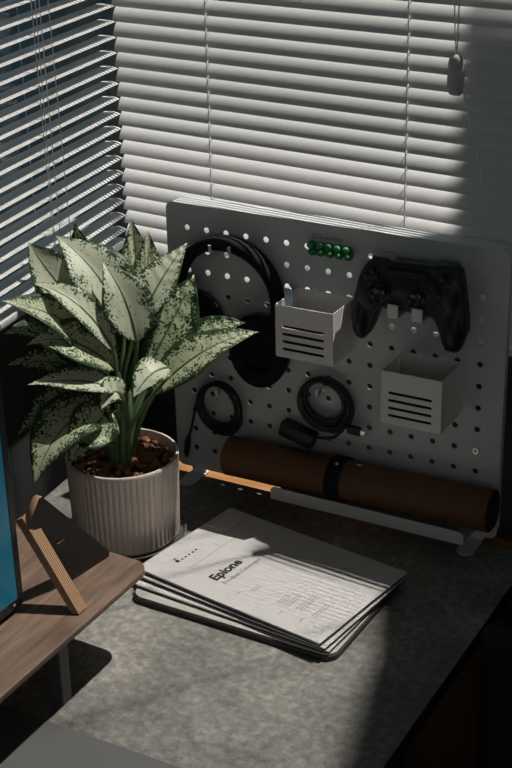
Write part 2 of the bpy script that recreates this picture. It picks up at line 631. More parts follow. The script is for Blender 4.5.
sc = bmesh.new(); disc_shape(sc, (7, -.032, -3), (0, -1, 0), [(.052, 0), (.052, .012), (0, .012)], 6)
obj('hex_socket', sc, M['black'], pb)
# faint maker's mark above the green clip
mk = bmesh.new()
for (x0, x1, z0, z1) in ((-.52, -.5, 5.42, 5.62),):
    pass
tube(mk, [(-.62 + .11 * math.cos(a), -.004, 5.52 + .11 * math.sin(a)) for a in [2 * math.pi * i / 14 for i in range(14)]], .018, 4, closed=True)
mk2 = text_bm('GreenMade', .24, lambda x, y: Vector((-.44 + x, -.006, 5.44 + y)))
obj('printed_mark', join([mk, mk2]), M['grey_mark'], pb)


# ------------------------------------------------------------------ baskets
def basket(x0, x1, z0, z1, d, label):
    t = thing('wall_basket', ((x0 + x1) / 2, 0, z0), label, 'basket', 'slotted baskets on the pegboard')
    w = .04
    yf = -d
    slots = []
    h = z1 - z0
    for i in range(4):
        zc = z0 + h * (.60 - i * .145)
        slots.append(rrect(x0 + .32, zc - .065, x1 - .42, zc + .065, .064, 4))
    m = XZ.copy(); m.translation = Vector((0, yf + w / 2, 0))
    bmf = plate(rrect(x0, z0, x1, z1, .06, 3), slots, w, m)
    # sides, back and floor
    box(bmf, (x0, yf + w, z0), (x0 + w, -.02, z1)); box(bmf, (x1 - w, yf + w, z0), (x1, -.02, z1))
    box(bmf, (x0 + w, -.02 - w, z0), (x1 - w, -.02, z1)); box(bmf, (x0 + w, yf + w, z0), (x1 - w, -.02 - w, z0 + w))
    obj('body', bmf, M['basket'], t)
    for q in (.3, .7):
        xx = x0 + (x1 - x0) * q
        obj('hook', bx((xx - .14, -.02, z1 - .12), (xx + .14, .05, z1 + .08), .02), M['peg'], t)
    return t


basket(-1.42, 1.30, .68, 3.05, 2.2, 'beige slotted basket near the headphones, with a blue stick in it')
basket(3.52, 6.22, -1.42, .96, 2.2, 'beige slotted basket hanging below the game controller')
for x0, x1, z0, lb in ((-1.42, 1.30, .68, 'slim black pouch added for unseen contents in the basket with the blue stick, darkening its slots'),
                       (3.52, 6.22, -1.42, 'slim black pouch added for unseen contents in the basket below the controller, darkening its slots')):
    b = bmesh.new()  # added black block behind the slots so they read dark
    box(b, (x0 + .14, -2.06, z0 + .075), (x1 - .14, -1.62, z0 + 1.62), .12, seg=3)
    tag(obj('filler', b, M['black_soft'], at=((x0 + x1) / 2, -1.85, z0 + .07), smooth=40), lb, 'filler', 'added fillers in the baskets')
st = bmesh.new()
box(st, (-.17, -.08, 0), (.17, .08, 2.9), .06)
mt = Matrix.Translation(Vector((-1.12, -1.25, .78))) @ Matrix.Rotation(D(7), 4, 'X')
for v in st.verts:
    v.co = mt @ v.co
M['bluegrey'] = pbr('blue_grey_plastic', (.30, .36, .50), .4)
mk_ = tag(obj('marker_pen', st, M['bluegrey'], at=(-1.1, -1.2, .8)), 'slim blue-grey stick standing in the left-hand basket', 'pen')


# ------------------------------------------------------------------ peg hooks
def hook(x, z, label, w=.42, tip=.32, reach=1.0, group='small white peg hooks'):
    t = thing('peg_hook', (x, 0, z), label, 'hook', group)
    obj('plate', bx((x - w, -.07, z - .16), (x + w, 0, z + .16), .03), M['board'], t)
    b = bmesh.new()
    tube(b, [(x, -.05, z), (x, -reach + .1, z - .02), (x, -reach, z + .06), (x, -reach - .02, z + tip)], .07, 8)
    obj('peg', b, M['peg'], t, smooth=50)
    return t


hook(-5.25, 4.42, 'white peg carrying the headband, the one nearer the plant')
hook(-4.28, 4.45, 'white peg carrying the headband, the one nearer the green clip')
hook(-5.35, -2.62, 'white peg holding the coiled cable near the plant pot', .12, .3, .75)
hook(-.20, -1.58, 'white peg holding the coiled cable below the blue-stick basket', .12, .34, .75)

# ------------------------------------------------------------------ headphones (hung on two pegs)
hp = thing('headphones', (-4.8, -.4, -1.8), 'black over-ear headphones hung by the band on the pegboard', 'headphones')
b = bmesh.new()
ctr = Vector((-4.70, -.55, 2.35))
def arc(rx, rz, a0, a1, y, n=28):
    return [Vector((ctr.x + rx * math.cos(D(a0 + (a1 - a0) * i / n)), y, ctr.z + rz * math.sin(D(a0 + (a1 - a0) * i / n)))) for i in range(n + 1)]
P = arc(2.52, 2.42, -28, 212, -.55)
rg = []
for i, p in enumerate(P):
    t = (P[min(i + 1, len(P) - 1)] - P[max(i - 1, 0)]).normalized()
    nn = Vector((t.z, 0, -t.x)) * (1 if True else 1)
    k = i / (len(P) - 1)
    hw = .20 + .13 * math.sin(math.pi * k)
    wy = .42
    ring = []
    for a in range(12):
        an = 2 * math.pi * a / 12
        ca, sa = math.cos(an), math.sin(an)
        ring.append(b.verts.new(p + nn * hw * math.copysign(abs(ca) ** .7, ca) + Vector((0, 1, 0)) * wy * math.copysign(abs(sa) ** .7, sa)))
    rg.append(ring)
for A, B in zip(rg, rg[1:]):
    for j in range(12):
        b.faces.new((A[j], A[(j + 1) % 12], B[(j + 1) % 12], B[j]))
b.faces.new(rg[0]); b.faces.new(rg[-1][::-1])
obj('headband', b, M['black_soft'], hp, smooth=True)
for cx, cz, rx, rz, nm in ((-3.05, .05, 1.36, 1.66, 'r'), (-6.35, .62, 1.36, 1.66, 'l')):
    b = bmesh.new()
    prof = [(0, 0), (.80, 0), (.97, .05), (1.0, .2), (1.0, .42), (.93, .52), (.5, .60), (0, .60)]
    disc_shape(b, (cx, -.16, cz), (0, -1, 0), prof, 40, rx, rz)
    ec = obj('ear_cup', b, M['black'], hp, smooth=60)
    b = bmesh.new()
    prof = [(.98, 0), (1.04, .12), (1.02, .32), (.9, .42), (.7, .44), (.58, .36), (.54, .1), (0, .06)]
    disc_shape(b, (cx, -.70, cz), (0, -1, 0), prof, 40, rx, rz)
    obj('ear_cushion', b, M['black_soft'], ec, smooth=60)
    b = bmesh.new()
    sgn = 1 if nm == 'r' else -1
    tube(b, [(ctr.x + sgn * 2.25, -.55, 1.2), (cx + sgn * 1.0, -.5, cz + 1.0), (cx + sgn * 1.25, -.5, cz + .3)], [.16, .2, .14], 10)
    obj('yoke', b, M['black_gloss'], hp, smooth=True)

# ------------------------------------------------------------------ green studded clip
gc = thing('cable_clip', (.2, -.02, 5.0), 'green plastic clip of rounded bumps on the top of the pegboard', 'clip')
b = bmesh.new(); box(b, (-.88, -.10, 4.86), (1.2, 0, 5.2), .04)
obj('backing', b, M['green'], gc, smooth=40)
for i in range(5):
    for j in range(2):
        b = bmesh.new()
        bmesh.ops.create_uvsphere(b, u_segments=14, v_segments=8, radius=1)
        for v in b.verts:
            v.co = Vector((-.70 + i * .42 + j * .09 + v.co.x * .20, -.20 + v.co.y * .22 - .05 * j, 5.18 - j * .27 - .03 * i * 0 + v.co.z * .17))
        obj('bump', b, M['green'], gc, smooth=True)

# ------------------------------------------------------------------ game controller on its two-tab holder
ch = thing('controller_holder', (3.9, 0, 2.9), 'pale two-pronged bracket holding up the black game controller', 'bracket')
obj('plate', bx((3.2, -.07, 2.85), (5.0, 0, 3.2), .03), M['white_metal'], ch)
for x, zt, dy in ((3.60, 3.56, 0), (4.68, 3.56, .0)):
    b = bmesh.new()
    box(b, (x - .24, -1.28, 2.96), (x + .24, -.05, 3.04), .02)
    box(b, (x - .24, -1.34, 2.96), (x + .24, -1.26, zt), .02)
    obj('prong', b, M['peg'], ch)

gp = thing('game_controller', (4.6, -1, 2.9), 'black two-handled game controller hung on the pegboard', 'controller')
YG = -.85
def cpt(a, b_):     # crop pixel (345,245, x3.94) -> x, z on the plane of the controller
    u, v = 345 + a / 3.94, 245 + b_ / 3.94
    d = right * ((u - 256) / F) + down * ((v - 384) / F) + fwd
    p = CAM + d * ((YG - CAM.y) / d.y)
    return (p.x, p.z)
outl = [(100, 56), (128, 44), (160, 40), (185, 45), (196, 55), (345, 75), (360, 74), (400, 75), (440, 84), (462, 103), (470, 150), (478, 220), (486, 290), (484, 340), (470, 375), (445, 400), (420, 411), (402, 408),
        (390, 375), (378, 330), (364, 295), (345, 276), (300, 266), (215, 252), (150, 240), (134, 258), (120, 300), (104, 338), (86, 357), (55, 347), (40, 320), (37, 260), (46, 190), (62, 130), (78, 86)]
O2 = [cpt(*q) for q in outl]
m = XZ.copy(); m.translation = Vector((0, YG, 0))
b = plate(O2, [], .62, m)
# swell the two handles and the shoulders
def blob(bm, c, r, n=16):
    t = bmesh.ops.create_uvsphere(bm, u_segments=n, v_segments=10, radius=1)
    for v in t['verts']:
        v.co = Vector((c[0] + v.co.x * r[0], c[1] + v.co.y * r[1], c[2] + v.co.z * r[2]))
for (a, bb, r) in ((70, 285, (.42, .62, .95)), (435, 335, (.48, .62, 1.0)), (95, 170, (.5, .55, 1.0)), (420, 190, (.55, .55, 1.0)), (260, 160, (1.5, .48, .75))):
    x, z = cpt(a, bb)
    blob(b, (x, YG, z), r)
body = obj('body', b, M['black'], gp)
md = body.modifiers.new('remesh', 'REMESH'); md.mode = 'VOXEL'; md.voxel_size = .055 * S; md.use_smooth_shade = True
sm = body.modifiers.new('smooth', 'SMOOTH'); sm.iterations = 8; sm.factor = .5
# bake it so the mesh itself is final
bpy.context.view_layer.update()
me = bpy.data.meshes.new_from_object(body.evaluated_get(bpy.context.evaluated_depsgraph_get()))
body.modifiers.clear(); body.data = me
YF = YG - .36
def cdisc(nm, a, bb, prof, mat, y=YF):
    x, z = cpt(a, bb)
    t = bmesh.new(); disc_shape(t, (x, y, z), (0, -1, 0), prof, 20)
    return obj(nm, t, mat, gp, smooth=50)
for a, bb in ((160, 172), (300, 190)):
    cdisc('thumb_stick', a, bb, [(0, 0), (.36, 0), (.36, .08), (.2, .12), (.18, .34), (.33, .38), (.35, .46), (.28, .5), (.24, .45), (0, .43)], M['black_gloss'])
for a, bb in ((358, 148), (425, 157), (400, 118), (385, 185)):
    cdisc('face_button', a, bb, [(0, 0), (.13, 0), (.13, .1), (.10, .13), (0, .13)], M['black_gloss'])
for a, bb in ((358, 148), (425, 157)):
    x, z = cpt(a, bb); t = bmesh.new()
    tube(t, [(x + .1 * math.cos(2 * math.pi * i / 14), YF - .125, z + .1 * math.sin(2 * math.pi * i / 14)) for i in range(14)], .013, 4, closed=True)
    obj('button_ring', t, M['grey_mark'], gp)
for a, bb in ((122, 88), (112, 133), (98, 108), (138, 112)):
    x, z = cpt(a, bb)
    obj('direction_pad', bx((x - .1, YF - .1, z - .1), (x + .1, YF + .1, z + .1), .04), M['black_gloss'], gp)
x0, z0 = cpt(180, 70); x1, z1 = cpt(340, 140)
obj('touch_pad', bx((x0, YF - .08, z1 + .1), (x1, YF + .1, z0 - .1), .06), M['black'], gp)
for a, bb in ((150, 44), (408, 78)):
    x, z = cpt(a, bb)
    obj('trigger', bx((x - .4, YG - .3, z - .25), (x + .4, YG + .35, z + .06), .1), M['black'], gp, smooth=40)


# ------------------------------------------------------------------ coiled cables
def coil(cx, cz, rx, rz, turns, spread, rad, rng):
    pts = []
    n = 30
    for i in range(turns * n + 1):
        a = 2 * math.pi * i / n + 1.57
        k = rng.uniform(-1, 1) if i % n == 0 else None
        if k is not None:
            o = (rng.uniform(-spread, spread), rng.uniform(-spread, spread), rng.uniform(.0, 1))
        t = (i % n) / n
        if i % n == 0:
            prev = getattr(coil, 'p', o); coil.p = o; src, dst = prev, o
        rr = 1 + src[0] * (1 - t) + dst[0] * t
        pts.append(Vector((cx + rx * rr * math.cos(a) + (src[1] * (1 - t) + dst[1] * t) * .3, -.16 - .45 * (src[2] * (1 - t) + dst[2] * t),
                           cz + rz * rr * math.sin(a) - (src[0] * (1 - t) + dst[0] * t) * rz * .9)))
    return pts


rng = random.Random(3)
c1 = thing('coiled_cable', (-5.4, -.3, -4.9), 'black coiled cable with a hanging end, beside the plant pot', 'cable', 'coiled cables on the pegboard')
b = bmesh.new()
pts = coil(-5.42, -3.42, 1.08, 1.22, 8, .17, .09, rng)
tube(b, pts, .085, 6)
obj('coil', b, M['black'], c1, smooth=True)
b = bmesh.new()
tube(b, [pts[0], (-6.3, -.4, -2.6), (-6.72, -.38, -3.6), (-7.0, -.36, -4.8), (-7.2, -.36, -5.4)], .07, 6)
obj('tail', b, M['black'], c1, smooth=True)
b = bmesh.new()
tube(b, [(-7.17, -.36, -5.3), (-7.25, -.36, -5.6), (-7.36, -.36, -6.25), (-7.38, -.36, -6.45)], [.1, .16, .14, .06], 8)
obj('plug', b, M['black'], c1, smooth=True)
c2 = thing('coiled_cable', (0, -.3, -4), 'black coiled cable with a chunky box end, below the blue-stick basket', 'cable', 'coiled cables on the pegboard')
b = bmesh.new()
pts = coil(.03, -2.02, 1.12, 1.08, 8, .16, .1, rng)
tube(b, pts, .10, 6)
obj('coil', b, M['black'], c2, smooth=True)
b = bmesh.new()
tube(b, [(.95, -.4, -2.7), (.9, -.45, -3.2), (.5, -.45, -3.62), (0, -.45, -3.78), (-.5, -.45, -3.78)], .08, 6)
tube(b, [(.7, -.5, -2.7), (1.0, -.5, -2.9), (1.3, -.5, -3.0)], .09, 6)
obj('tail', b, M['black'], c2, smooth=True)
mt = Matrix.Translation(Vector((-1.3, -.42, -3.82))) @ Matrix.Rotation(D(14), 4, 'Y')
obj('adapter_box', bx((-.85, -.32, -.36), (.85, .3, .36), .08, mt), M['black'], c2, smooth=40)
mt = Matrix.Translation(Vector((1.62, -.5, -3.02))) @ Matrix.Rotation(D(2), 4, 'Y')
b = bx((-.42, -.13, -.19), (.22, .13, .19), .05, mt)
obj('plug', b, M['black'], c2, smooth=40)
obj('plug_tip', bx((.2, -.08, -.12), (.42, .08, .12), .02, mt), M['metal'], c2)

# ------------------------------------------------------------------ ledge with the leather roll
tr = thing('ledge_tray', (2.8, 0, -6.45), 'narrow pale metal ledge hooked along the bottom of the pegboard', 'ledge')
b = bmesh.new()
m = XZ.copy(); m.translation = Vector((0, -2.12, 0))
lip = plate([(-1.85, -6.44), (7.38, -6.44), (7.38, -6.1)] + [(7.12 + .26 * math.cos(D(a)), -6.1 + .26 * math.sin(D(a))) for a in range(10, 91, 16)] + [(-1.72, -5.84), (-1.85, -5.95)], [], .07, m)
obj('lip', lip, M['white_metal'], tr)
obj('shelf_plate', bx((-1.85, -2.1, -6.44), (7.38, 0, -6.37)), M['white_metal'], tr)
obj('back_plate', bx((-1.85, -.07, -6.37), (7.38, 0, -5.6)), M['white_metal'], tr)
A, B = Vector((-4.5, -1.14, -5.36)), Vector((8.25, -1.14, -5.10))
ax = (B - A).normalized()
rl = thing('leather_roll', (A + B) / 2 - Vector((0, 0, 1.02)), 'rolled-up brown leather mat lying in the ledge of the pegboard', 'rolled mat')
b = bmesh.new()
# a sheet wound into a spiral
t3 = ax; uu = Vector((0, -1, 0)); vv = t3.cross(uu).normalized(); uu = vv.cross(t3)
n = 150
prev = None
outer_pts = []
for side in (0, 1):
    pass
def spiral(i, off):
    a = i / n * 2 * math.pi * 4.2 + 1.9
    r = 1.0 - .50 * (i / n) + off
    return uu * math.cos(a) * r + vv * math.sin(a) * r
cols = []
for i in range(n + 1):
    cols.append([b.verts.new(A + spiral(i, 0)), b.verts.new(B + spiral(i, 0)), b.verts.new(B + spiral(i, -.085)), b.verts.new(A + spiral(i, -.085))])
for p, q in zip(cols, cols[1:]):
    for j in range(4):
        f = b.faces.new((p[j], p[(j + 1) % 4], q[(j + 1) % 4], q[j]))
        f.material_index = 0 if j == 0 else 1
b.faces.new(cols[0]); b.faces.new(cols[-1][::-1])
obj('rolled_sheet', b, [M['brown'], M['lining']], rl, smooth=40)
b = bmesh.new()
c = A + ax * 5.62
prof = [(1.0, -.36), (1.05, -.33), (1.05, .33), (1.0, .36)]
disc_shape(b, c, ax, prof, 48)
obj('strap', b, M['black_soft'], rl, smooth=40)
b = bmesh.new()
disc_shape(b, c + (uu * .45 + Vector((0, 0, 1)) * 1.05).normalized() * 1.04 + ax * .05, (uu * .45 + Vector((0, 0, 1)) * 1.05), [(.07, 0), (.07, .05), (.04, .08), (0, .08)], 12)
obj('strap_stud', b, M['metal'], rl, smooth=40)

# ------------------------------------------------------------------ potted plant
PC = Vector((-6.86, -6.36, 0))
sa = bmesh.new()
lathe(sa, [(0, ZD), (2.2, ZD), (2.55, ZD + .10), (2.66, ZD + .26), (2.60, ZD + .27), (2.48, ZD + .14), (0, ZD + .14)], PC, 64)
tag(obj('plant_saucer', sa, M['saucer'], at=(PC.x, PC.y, ZD), smooth=40), 'dark round saucer under the ribbed plant pot', 'saucer')
pl = thing('potted_plant', (PC.x, PC.y, ZD + .15), 'leafy plant with cream and green speckled leaves in a ribbed beige pot', 'plant')
ZP0, ZP1 = ZD + .15, -3.30
def ribs(r, z, a):
    if r > 2.30 and ZP0 + .2 < z < ZP1 - .16:
        return r - .055 * abs(math.sin(a * 30)) ** 1.6 * 0 - .06 * (1 - abs(math.sin(a * 29)))
    return r
pt = bmesh.new()
prof = [(0, ZP0), (2.1, ZP0), (2.27, ZP0 + .05), (2.34, ZP0 + .16), (2.355, ZP0 + .22), (2.36, ZP0 + .26)]
prof += [(2.36 + .10 * i / 6, ZP0 + .26 + (ZP1 - ZP0 - .5) * i / 6) for i in range(1, 7)]
prof += [(2.47, ZP1 - .15), (2.47, ZP1 - .05), (2.44, ZP1), (2.35, ZP1), (2.32, ZP1 - .05), (2.30, ZP1 - .9), (0, ZP1 - .9)]
lathe(pt, prof, PC, 348, ribs)
obj('pot', pt, M['pot'], pl, smooth=50)
so = bmesh.new()
lathe(so, [(2.29, -3.85), (1.6, -3.72), (0, -3.65)], PC, 40)
obj('soil', so, M['soil'], pl, smooth=True)
pe = bmesh.new()
for i in range(230):
    a = random.uniform(0, 2 * math.pi); r = 2.1 * math.sqrt(random.random())
    s = random.uniform(.10, .19)
    t = bmesh.ops.create_icosphere(pe, subdivisions=2, radius=1)
    mt = Matrix.Translation(Vector((PC.x + r * math.cos(a), PC.y + r * math.sin(a), -3.72 + .08 * (1 - r / 2.2) + random.uniform(0, .1)))) @ Matrix.Rotation(random.uniform(0, 3), 4, 'Z') @ Matrix.Rotation(random.uniform(0, 3), 4, 'X')
    for v in t['verts']:
        v.co = mt @ Vector((v.co.x * s * 1.25, v.co.y * s, v.co.z * s * .85))
po = obj('clay_pebbles', pe, M['pebble'], pl, smooth=True)
po['kind'] = 'stuff'

DEP = fwd.dot(PC + Vector((0, 0, -1.5)) - CAM)
tocam = -fwd
UP = Vector((0, 0, 1))


def leaf(base, mid, tip, w, mat, nh=(.6, .6, 0.), fold=.30, curl=0., wob=.05, stem=True):
    """base / mid / tip = (u, v, depth offset); w = full width; nh = how far the blade faces camera, up, image-right"""
    p0, pm, p2 = (px(q[0], q[1], DEP + q[2]) for q in (base, mid, tip))
    p1 = pm * 2 - (p0 + p2) * .5
    nrm0 = (tocam * nh[0] + UP * nh[1] + right * nh[2]).normalized()
    bm = bmesh.new()
    uvl = bm.loops.layers.uv.new('UVMap')
    nu, nv = 10, 22
    grid = []
    ph = random.uniform(0, 6)
    for j in range(nv + 1):
        t = j / nv
        c = p0 * (1 - t) ** 2 + p1 * 2 * t * (1 - t) + p2 * t * t
        tan = ((p1 - p0) * (1 - t) + (p2 - p1) * t).normalized()
        side = tan.cross(nrm0).normalized()
        nn = side.cross(tan).normalized()
        # ovate blade, broadest a little below the middle, drawn-out tip
        prof = (math.sin(math.pi * min(1, t ** .80)) ** .85) * (1 - .42 * t ** 3) * 1.03
        if t > .86:
            prof *= 1 - ((t - .86) / .14) ** 2 * .35
        prof = max(prof, .015)
        row = []
        for i in range(nu + 1):
            s = -1 + 2 * i / nu
            off = side * s * w * 1.14 / 2 * prof * math.cos(fold)
            lift = abs(s) * w / 2 * prof * math.sin(fold) - curl * (s * s) * w * .4 * prof
            lift += wob * w * math.sin(t * 9 + ph + s * 1.5) * abs(s) ** 1.5 * prof
            row.append((bm.verts.new(c + off + nn * lift), i / nu, t))
        grid.append(row)
    for j in range(nv):
        for i in range(nu):
            q = (grid[j][i], grid[j][i + 1], grid[j + 1][i + 1], grid[j + 1][i])
            f = bm.faces.new([v[0] for v in q])
            for lp, v in zip(f.loops, q):
                lp[uvl].uv = (v[1], v[2])
    o = obj('leaf', bm, M[mat], pl, smooth=True)
    sd = o.modifiers.new('thickness', 'SOLIDIFY'); sd.thickness = .0006; sd.offset = 0
    if stem:
        a = random.uniform(0, 6.28); r = random.uniform(.1, .55)
        root = Vector((PC.x + r * math.cos(a), PC.y + r * math.sin(a), -4.0))
        tn = (p1 - p0).normalized()
        q1 = root + Vector((0, 0, max(.8, (p0.z - root.z) * .55)))
        ps, rs = [], []
        q2 = p0 - tn * .5
        for k in range(13):
            t = k / 12
            ps.append(root * (1 - t) ** 3 + q1 * 3 * t * (1 - t) ** 2 + q2 * 3 * t * t * (1 - t) + p0 * t ** 3)
            rs.append(.15 - .075 * t)
        # midrib runs on into the blade
        for k in range(1, 9):
            t = k / 9
            ps.append(p0 * (1 - t) ** 2 + p1 * 2 * t * (1 - t) + p2 * t * t); rs.append(.07 * (1 - t) + .015)
        b = bmesh.new(); tube(b, ps, rs, 7)
        obj('leaf_stalk', b, M['stem'], o, smooth=True)
    return o


LEAVES = [
    # back of the crown
    ((134, 338, 1.0), (137, 275, 1.4), (131, 219, 1.6), 1.75, 'leaf_mid', (.85, .3, -.1)),
    ((142, 335, .7), (147, 282, 1.0), (148, 231, 1.1), 1.7, 'leaf_mid', (.8, .4, .3)),
    ((100, 318, 1.3), (86, 268, 1.7), (75, 223, 1.2), 1.6, 'leaf_dark', (.8, .4, -.2)),
    ((88, 318, .2), (55, 280, -.6), (28, 242, -1.4), 2.5, 'leaf_pale', (.75, .45, .2)),
    ((128, 405, 1.2), (104, 350, 1.4), (96, 296, 1.5), 2.2, 'leaf_dark', (.8, .3, -.2)),
    ((140, 400, 1.2), (150, 345, 1.5), (158, 296, 1.6), 2.2, 'leaf_dark', (.8, .3, .2)),
    # main upright leaves
    ((124, 325, -.3), (96, 274, -.4), (56, 236, .1), 2.55, 'leaf_pale', (.70, .55, .15)),
    ((137, 342, -1.0), (124, 298, -1.3), (102, 262, -1.1), 2.0, 'leaf_pale', (.75, .5, .1)),
    ((137, 328, -.6), (161, 281, -.6), (187, 243, 0), 1.75, 'leaf_pale', (.7, .55, -.25)),
    ((147, 368, .4), (173, 320, .4), (194, 275, .7), 2.5, 'leaf_dark', (.8, .35, -.1)),
    # left side
    ((114, 352, -1.3), (78, 305, -1.7), (30, 283, -1.3), 1.35, 'leaf_pale', (.35, .9, .0)),
    ((112, 358, -.3), (62, 320, -1.5), (2, 301, -2.7), 2.3, 'leaf_mid', (.55, .75, .0)),
    ((116, 370, -1.0), (72, 342, -1.9), (27, 345, -2.0), 2.0, 'leaf_mid', (.6, .75, 0.)),
    ((95, 365, .3), (48, 336, -.9), (4, 334, -2.2), 1.9, 'leaf_dark', (.6, .7, 0.)),
    ((114, 384, .2), (62, 364, -.8), (7, 365, -1.7), 2.4, 'leaf_dark', (.75, .6, 0.)),
    ((122, 392, -1.3), (78, 381, -2.1), (27, 385, -2.2), 1.35, 'leaf_pale', (.5, .8, 0.)),
    ((122, 396, -1.6), (112, 393, -1.9), (101, 410, -2.2), 1.2, 'leaf_pale', (.8, .5, .1)),
    ((112, 398, .3), (62, 402, .1), (17, 436, 0), 2.1, 'leaf_dark', (.8, .5, .0)),
    ((108, 415, -.9), (64, 428, -1.9), (34, 487, -2.2), 2.6, 'leaf_mid', (.7, .6, -.3)),
    ((112, 412, -1.6), (92, 430, -2.0), (68, 466, -2.3), 2.0, 'leaf_mid', (.85, .5, .2)),
    ((86, 425, -1.7), (100, 432, -2.0), (120, 432, -2.0), 1.9, 'leaf_mid', (.8, .6, .0)),
    # right side
    ((150, 385, .3), (200, 338, .0), (246, 323, .2), 1.7, 'leaf_dark', (.55, .75, -.1)),
    ((152, 396, -.6), (203, 352, -1.1), (259, 332, -.7), 1.75, 'leaf_mid', (.7, .7, -.2)),
    ((168, 368, -1.0), (150, 376, -1.7), (133, 398, -2.0), 1.5, 'leaf_pale', (.7, .6, -.2)),
    ((150, 375, .5), (165, 345, .6), (188, 300, .8), 1.8, 'leaf_dark', (.8, .3, .2)),
]
for L in LEAVES:
    leaf(*L)
for _ in range(1):
    b = bmesh.new()
    for k in range(7):
        a = k * .9; r = .25 + .05 * k
        x, y = PC.x + r * math.cos(a), PC.y + r * math.sin(a)
        tube(b, [(x, y, -4.1), (x + .05 * math.cos(a), y, -3.0), (x + .2 * math.cos(a), y + .1 * math.sin(a), -1.6), (x + .35 * math.cos(a), y + .2 * math.sin(a), -.3)], [.2, .18, .14, .08], 8)
    obj('stem_cluster', b, M['stem'], pl, smooth=True)

# ------------------------------------------------------------------ catalogues on a notebook
def sheet_frame(B, ang):
    """B: lower-left corner nearest the camera; page runs up (towards the spine) and right"""
    e2 = Vector((math.cos(D(ang)), math.sin(D(ang)), 0))            # down the page
    e1 = Vector((-e2.y, e2.x, 0))                                   # to the right of the page
    return B, e1, e2


PW, PH = 6.27, 9.32
def booklet(B, ang, z0, z1, bend, label, text=None):
    Bq = Vector((B[0], B[1], 0)); _, e1, e2 = sheet_frame(Bq, ang)
    TL = Bq - e2 * PH
    def surf(s, t, h):
        """s across (0..1), t down (0..1), h 0 bottom .. 1 top"""
        lift = bend * math.exp(-t / .16) * (.25 + .75 * (1 - s)) - bend * .25 * math.exp(-((t - .28) / .16) ** 2) * 0
        edge = .02 * math.sin(s * 5)
        return TL + e1 * (s * PW) + e2 * (t * PH) + Vector((0, 0, z0 + (z1 - z0) * h + lift * (.55 + .45 * h) + edge * (0 if h < .5 else 1) * .3))
    c = surf(.5, .5, 0)
    t_ = thing('catalogue', c, label, 'catalogue', 'stack of catalogues on the desk')
    def slab(h0, h1, ins):
        b = bmesh.new(); nx, ny = 16, 26
        vs = {}
        for k, h in ((0, h0), (1, h1)):
            for i in range(nx + 1):
                for j in range(ny + 1):
                    s = ins + (1 - 2 * ins) * i / nx; t = ins + (1 - 2 * ins) * j / ny
                    vs[k, i, j] = b.verts.new(surf(s, t, h))
        for i in range(nx):
            for j in range(ny):
                b.faces.new((vs[1, i, j], vs[1, i + 1, j], vs[1, i + 1, j + 1], vs[1, i, j + 1]))
                b.faces.new((vs[0, i, j], vs[0, i, j + 1], vs[0, i + 1, j + 1], vs[0, i + 1, j]))
        for i in range(nx):
            b.faces.new((vs[0, i, 0], vs[0, i + 1, 0], vs[1, i + 1, 0], vs[1, i, 0]))
            b.faces.new((vs[0, i, ny], vs[1, i, ny], vs[1, i + 1, ny], vs[0, i + 1, ny]))
        for j in range(ny):
            b.faces.new((vs[0, 0, j], vs[1, 0, j], vs[1, 0, j + 1], vs[0, 0, j + 1]))
            b.faces.new((vs[0, nx, j], vs[0, nx, j + 1], vs[1, nx, j + 1], vs[1, nx, j]))
        return b
    obj('back_cover', slab(0, .12, 0), M['dark_cover'], t_)
    obj('pages', slab(.14, .76, .006), M['pages'], t_)
    obj('front_cover', slab(.78, 1, 0), M['paper'], t_, smooth=40)
    return t_, surf


ZB = ZD
# notebook: dark block with a pale rounded cover
Bq = Vector((5.6, -11.05, 0)); NA = -1.2
e2 = Vector((math.cos(D(NA)), math.sin(D(NA)), 0)); e1 = Vector((-e2.y, e2.x, 0))
mt = frame_mat(Bq - e2 * 9.40 + Vector((0, 0, ZB)), e2, e1, (0, 0, 1))
nb = thing('notebook', mt @ Vector((4.7, 3.1, 0)), 'cream-topped notebook with round corners under the catalogues', 'notebook')
m2 = mt.copy(); m2.translation = mt @ Vector((0, 0, .12))
obj('back_cover', plate(rrect(0, 0, 9.4, 6.3, .5), [], .24, m2, .03), M['dark_cover'], nb)
m2 = mt.copy(); m2.translation = mt @ Vector((0, 0, .285))
obj('front_cover', plate(rrect(.05, .05, 9.35, 6.25, .48), [], .07, m2, .015), M['notebook'], nb)
booklet((5.39, -10.96), -4.2, ZB + .33, ZB + .46, .02, 'white catalogue lying lowest of the three, just above the notebook')
booklet((5.26, -11.06), -7.2, ZB + .50, ZB + .62, .04, 'white catalogue lying in the middle, just under the lettered one')
cat, surf = booklet((5.06, -11.09), -8.8, ZB + .66, ZB + .80, .06, 'white catalogue with bold black title lying on top of the stack')
Bq, e1, e2 = sheet_frame(Vector((5.06, -11.09, 0)), -8.8)
TL = Bq - e2 * PH
def page(x, y):
    """page units: x right from the left edge, y down from the top -> on the cover"""
    return surf(x / PW, y / PH, 1) + Vector((0, 0, .012))
def page_of(u, v, z=ZB + .80):
    d = right * ((u - 256) / F) + down * ((v - 384) / F) + fwd
    p = CAM + d * ((z - CAM.z) / d.z)
    q = p - TL; q.z = 0
    return q.dot(e1), q.dot(e2)
def text_on(txt, u0, v0, u1, v1, mat, nm, bold=0.):
    x0, y0 = page_of(u0, v0); x1, y1 = page_of(u1, v1)
    t = text_bm(txt, 1., lambda x, y: Vector((x, y, 0)), 0)
    w = max(v.co.x for v in t.verts); t.free()
    sc_ = (x1 - x0) / w
    yb = (y0 + y1) / 2
    b = text_bm(txt, sc_, lambda x, y: page(x0 + x, yb - y), bold)
    return obj(nm, b, mat, cat)
text_on('Epione', 213, 580, 246, 564, M['ink'], 'title_lettering', .022)
text_on('Product Catalogue', 223, 584, 264, 560, M['greyink'], 'subtitle_lettering')
